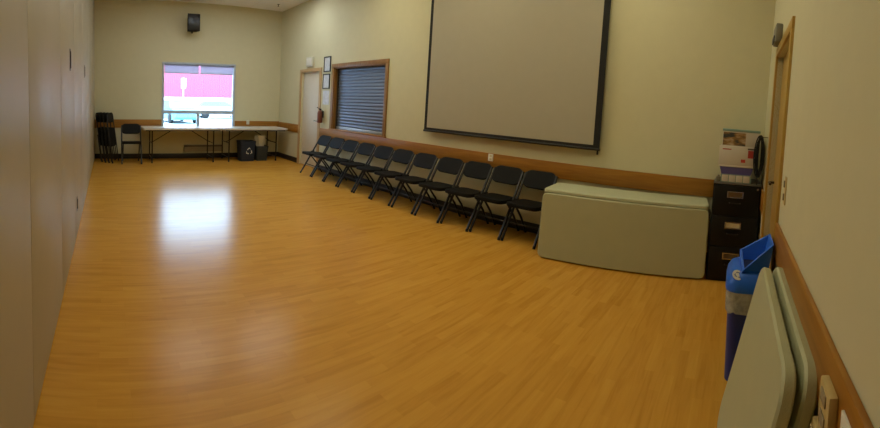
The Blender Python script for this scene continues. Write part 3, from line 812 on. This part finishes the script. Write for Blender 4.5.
# ------------------------------------------------------------------ blue recycling bin
bxx, byy = 2.66, 0.150
t = thing('recycling_bin', 'blue recycling bin with hooded lid and clear bag, beside the leaning grey tables', 'recycling bin', (bxx, byy, 0))
def rring(w, d_, z, r=0.05, n=6, ox=0, oy=0):
    o = []
    for cx, cy, a0 in ((1, 1, 0), (-1, 1, 90), (-1, -1, 180), (1, -1, 270)):
        for k in range(n + 1):
            a = R(a0 + 90 * k / n); o.append(((w / 2 - r) * cx + r * math.cos(a) + ox, (d_ / 2 - r) * cy + r * math.sin(a) + oy, z))
    return o
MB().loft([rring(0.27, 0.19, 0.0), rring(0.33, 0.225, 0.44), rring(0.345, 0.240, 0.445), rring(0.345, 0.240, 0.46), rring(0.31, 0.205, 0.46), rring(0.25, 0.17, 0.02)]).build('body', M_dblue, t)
bag = []
for i, z in enumerate((0.40, 0.43, 0.47, 0.50, 0.535)):
    rr = rring(0.352 + 0.006 * (i % 2), 0.246 + 0.006 * (i % 2), z, 0.06)
    bag.append([(x * (1 + 0.012 * math.sin(7 * k + i)), y * (1 + 0.018 * math.sin(5 * k + 2 * i)), zz + 0.008 * math.sin(k * 1.7) * (i == 0)) for k, (x, y, zz) in enumerate(rr)])
bg = MB(); bg.loft(bag, cap=False); bg.build('liner_bag', M_bag, t)
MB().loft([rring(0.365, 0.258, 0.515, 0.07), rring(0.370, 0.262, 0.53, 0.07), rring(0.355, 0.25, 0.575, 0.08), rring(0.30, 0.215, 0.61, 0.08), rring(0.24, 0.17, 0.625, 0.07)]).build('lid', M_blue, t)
# hood: open box chute whose mouth tilts to the room / camera side (-X)
hb = MB()
ox0, ox1, oy0, oy1 = -0.13, 0.07, -0.095, 0.055
zt0, zt1, zb_ = 0.665, 0.80, 0.60
out0 = [(ox0, oy0, zb_), (ox1, oy0, zb_), (ox1, oy1, zb_), (ox0, oy1, zb_)]
out1 = [(-0.16, -0.115, 0.785), (0.085, -0.115, 0.785), (0.085, 0.062, 0.675), (-0.155, 0.045, 0.628)]
def inset(q, d_):
    c = sum((Vector(p) for p in q), Vector()) / 4
    return [tuple(Vector(p) + (c - Vector(p)).normalized() * d_) for p in q]
in1 = inset(out1, 0.022); in0 = [(x, y, zb_ + 0.012) for x, y, z in inset(out0, 0.028)]
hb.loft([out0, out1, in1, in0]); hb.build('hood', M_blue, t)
MB().box((ox0 + 0.02, oy0 + 0.02, zb_ + 0.026), (ox1 - 0.025, oy1 - 0.02, zb_ + 0.030)).build('chute_shade_sheet', M_chute_shade, t)  # dark sheet painted as the shade down inside the chute
# round white recycling sticker, lying on the sloping lid towards the camera
sm = Matrix.Translation((-0.150, 0.070, 0.602)) @ Matrix.Rotation(R(25), 4, 'Z') @ Matrix.Rotation(R(-40), 4, 'Y')
MB().lathe([(0.030, 0), (0.030, 0.003)], seg=28).xf(sm).build('sticker', M_white, t)
rg = MB()
for k in range(3):
    a = R(90 + 120 * k)
    pts = [Vector((math.cos(a + R(q)), math.sin(a + R(q)), 0)) * rad for q, rad in ((50, 0.013), (20, 0.016), (-10, 0.017), (-45, 0.013))]
    rg.tube(pts, [0.003, 0.003, 0.003, 0.0008], 6)
rg.xf(sm @ Matrix.Translation((0, 0, 0.0035)) @ Matrix.Diagonal((1, 1, 0.3, 1))).build('recycling_symbol', M_dblue, t)

# ------------------------------------------------------------------ outside the window
g = MB()
vs = [(-30, L + T, -0.15), (60, L + T, -0.15), (60, 34, -0.15), (-30, 34, -0.15)]
rows = [(L + T + 0.001, -0.15), (34.0, -0.15), (40.0, 1.5), (60, 1.9)]
rv = [[g.bm.verts.new((x, y, z)) for x in (-40, 70)] for y, z in rows]
for a, b in zip(rv, rv[1:]): g.bm.faces.new((a[0], a[1], b[1], b[0]))
ge = bmesh.ops.extrude_face_region(g.bm, geom=g.bm.faces[:])
bmesh.ops.translate(g.bm, vec=(0, 0, -0.3), verts=[v for v in ge['geom'] if isinstance(v, bmesh.types.BMVert)])
struct('ground_outside', g, M_asph)
t = thing('building', 'long red corrugated building across the street outside the window', 'building', (8, 42, 1.4))
MB().box((-30, 0, 0), (30, 10, 7)).build('wall', M_red_side, t)
MB().box((-30.2, -0.2, 7), (30.2, 10.2, 7.3)).build('roof', M_alu, t)
t = thing('street_sign', 'small blank white sign on a post outside, seen through the window', 'sign', (6.3, 32.0, -0.15))
MB().tube([(0, 0, 0), (0, 0, 3.2)], 0.04).build('post', M_alu, t)
MB().box((-0.19, -0.06, 2.35), (0.19, -0.04, 3.15), 0.01).build('panel', M_white, t)
def car(label, loc, rz, paint):
    t = thing('parked_car', label, 'car', loc, rz)
    def sec(y, w, z0, z1, r): return [(-w, y, z0), (w, y, z0), (w * 1.0, y, (z0 + z1) * .55), (w * 0.92, y, z1), (-w * 0.92, y, z1), (-w, y, (z0 + z1) * .55)]
    MB().loft([sec(-2.1, 0.72, 0.40, 0.68, 0), sec(-1.95, 0.85, 0.25, 0.82, 0), sec(-0.9, 0.88, 0.22, 0.95, 0), sec(1.7, 0.88, 0.22, 0.98, 0), sec(2.05, 0.8, 0.35, 0.85, 0)]).build('body', paint, t)
    def cab(z, y0, y1, w): return [(-w, y0, z), (w, y0, z), (w, y1, z), (-w, y1, z)]
    MB().loft([cab(0.93, -1.15, 1.75, 0.80), cab(1.36, -0.35, 1.25, 0.64)]).build('windows', M_carg, t)
    MB().loft([cab(1.35, -0.38, 1.28, 0.655), cab(1.42, -0.25, 1.15, 0.60)]).build('roof', paint, t)
    for sx in (-1, 1):
        for yy in (-1.3, 1.3):
            MB().lathe([(0.30, -0.1), (0.33, -0.08), (0.33, 0.08), (0.30, 0.1)], seg=20).xf(Matrix.Translation((sx * 0.80, yy, 0.33)) @ Matrix.Rotation(R(90), 4, 'Y')).build('wheel', M_rub, t)
        MB().box((sx * 0.6 - 0.13, -2.09, 0.60), (sx * 0.6 + 0.13, -1.98, 0.72), 0.02).build('headlight', M_white, t)
    return t
car('pale teal car facing the window, parked outside left of the mullion', (4.75, 26.0, -0.15), R(8), M_carp)
car('white car parked sideways outside, right of the mullion', (9.2, 31.5, -0.15), R(86), M_carw)
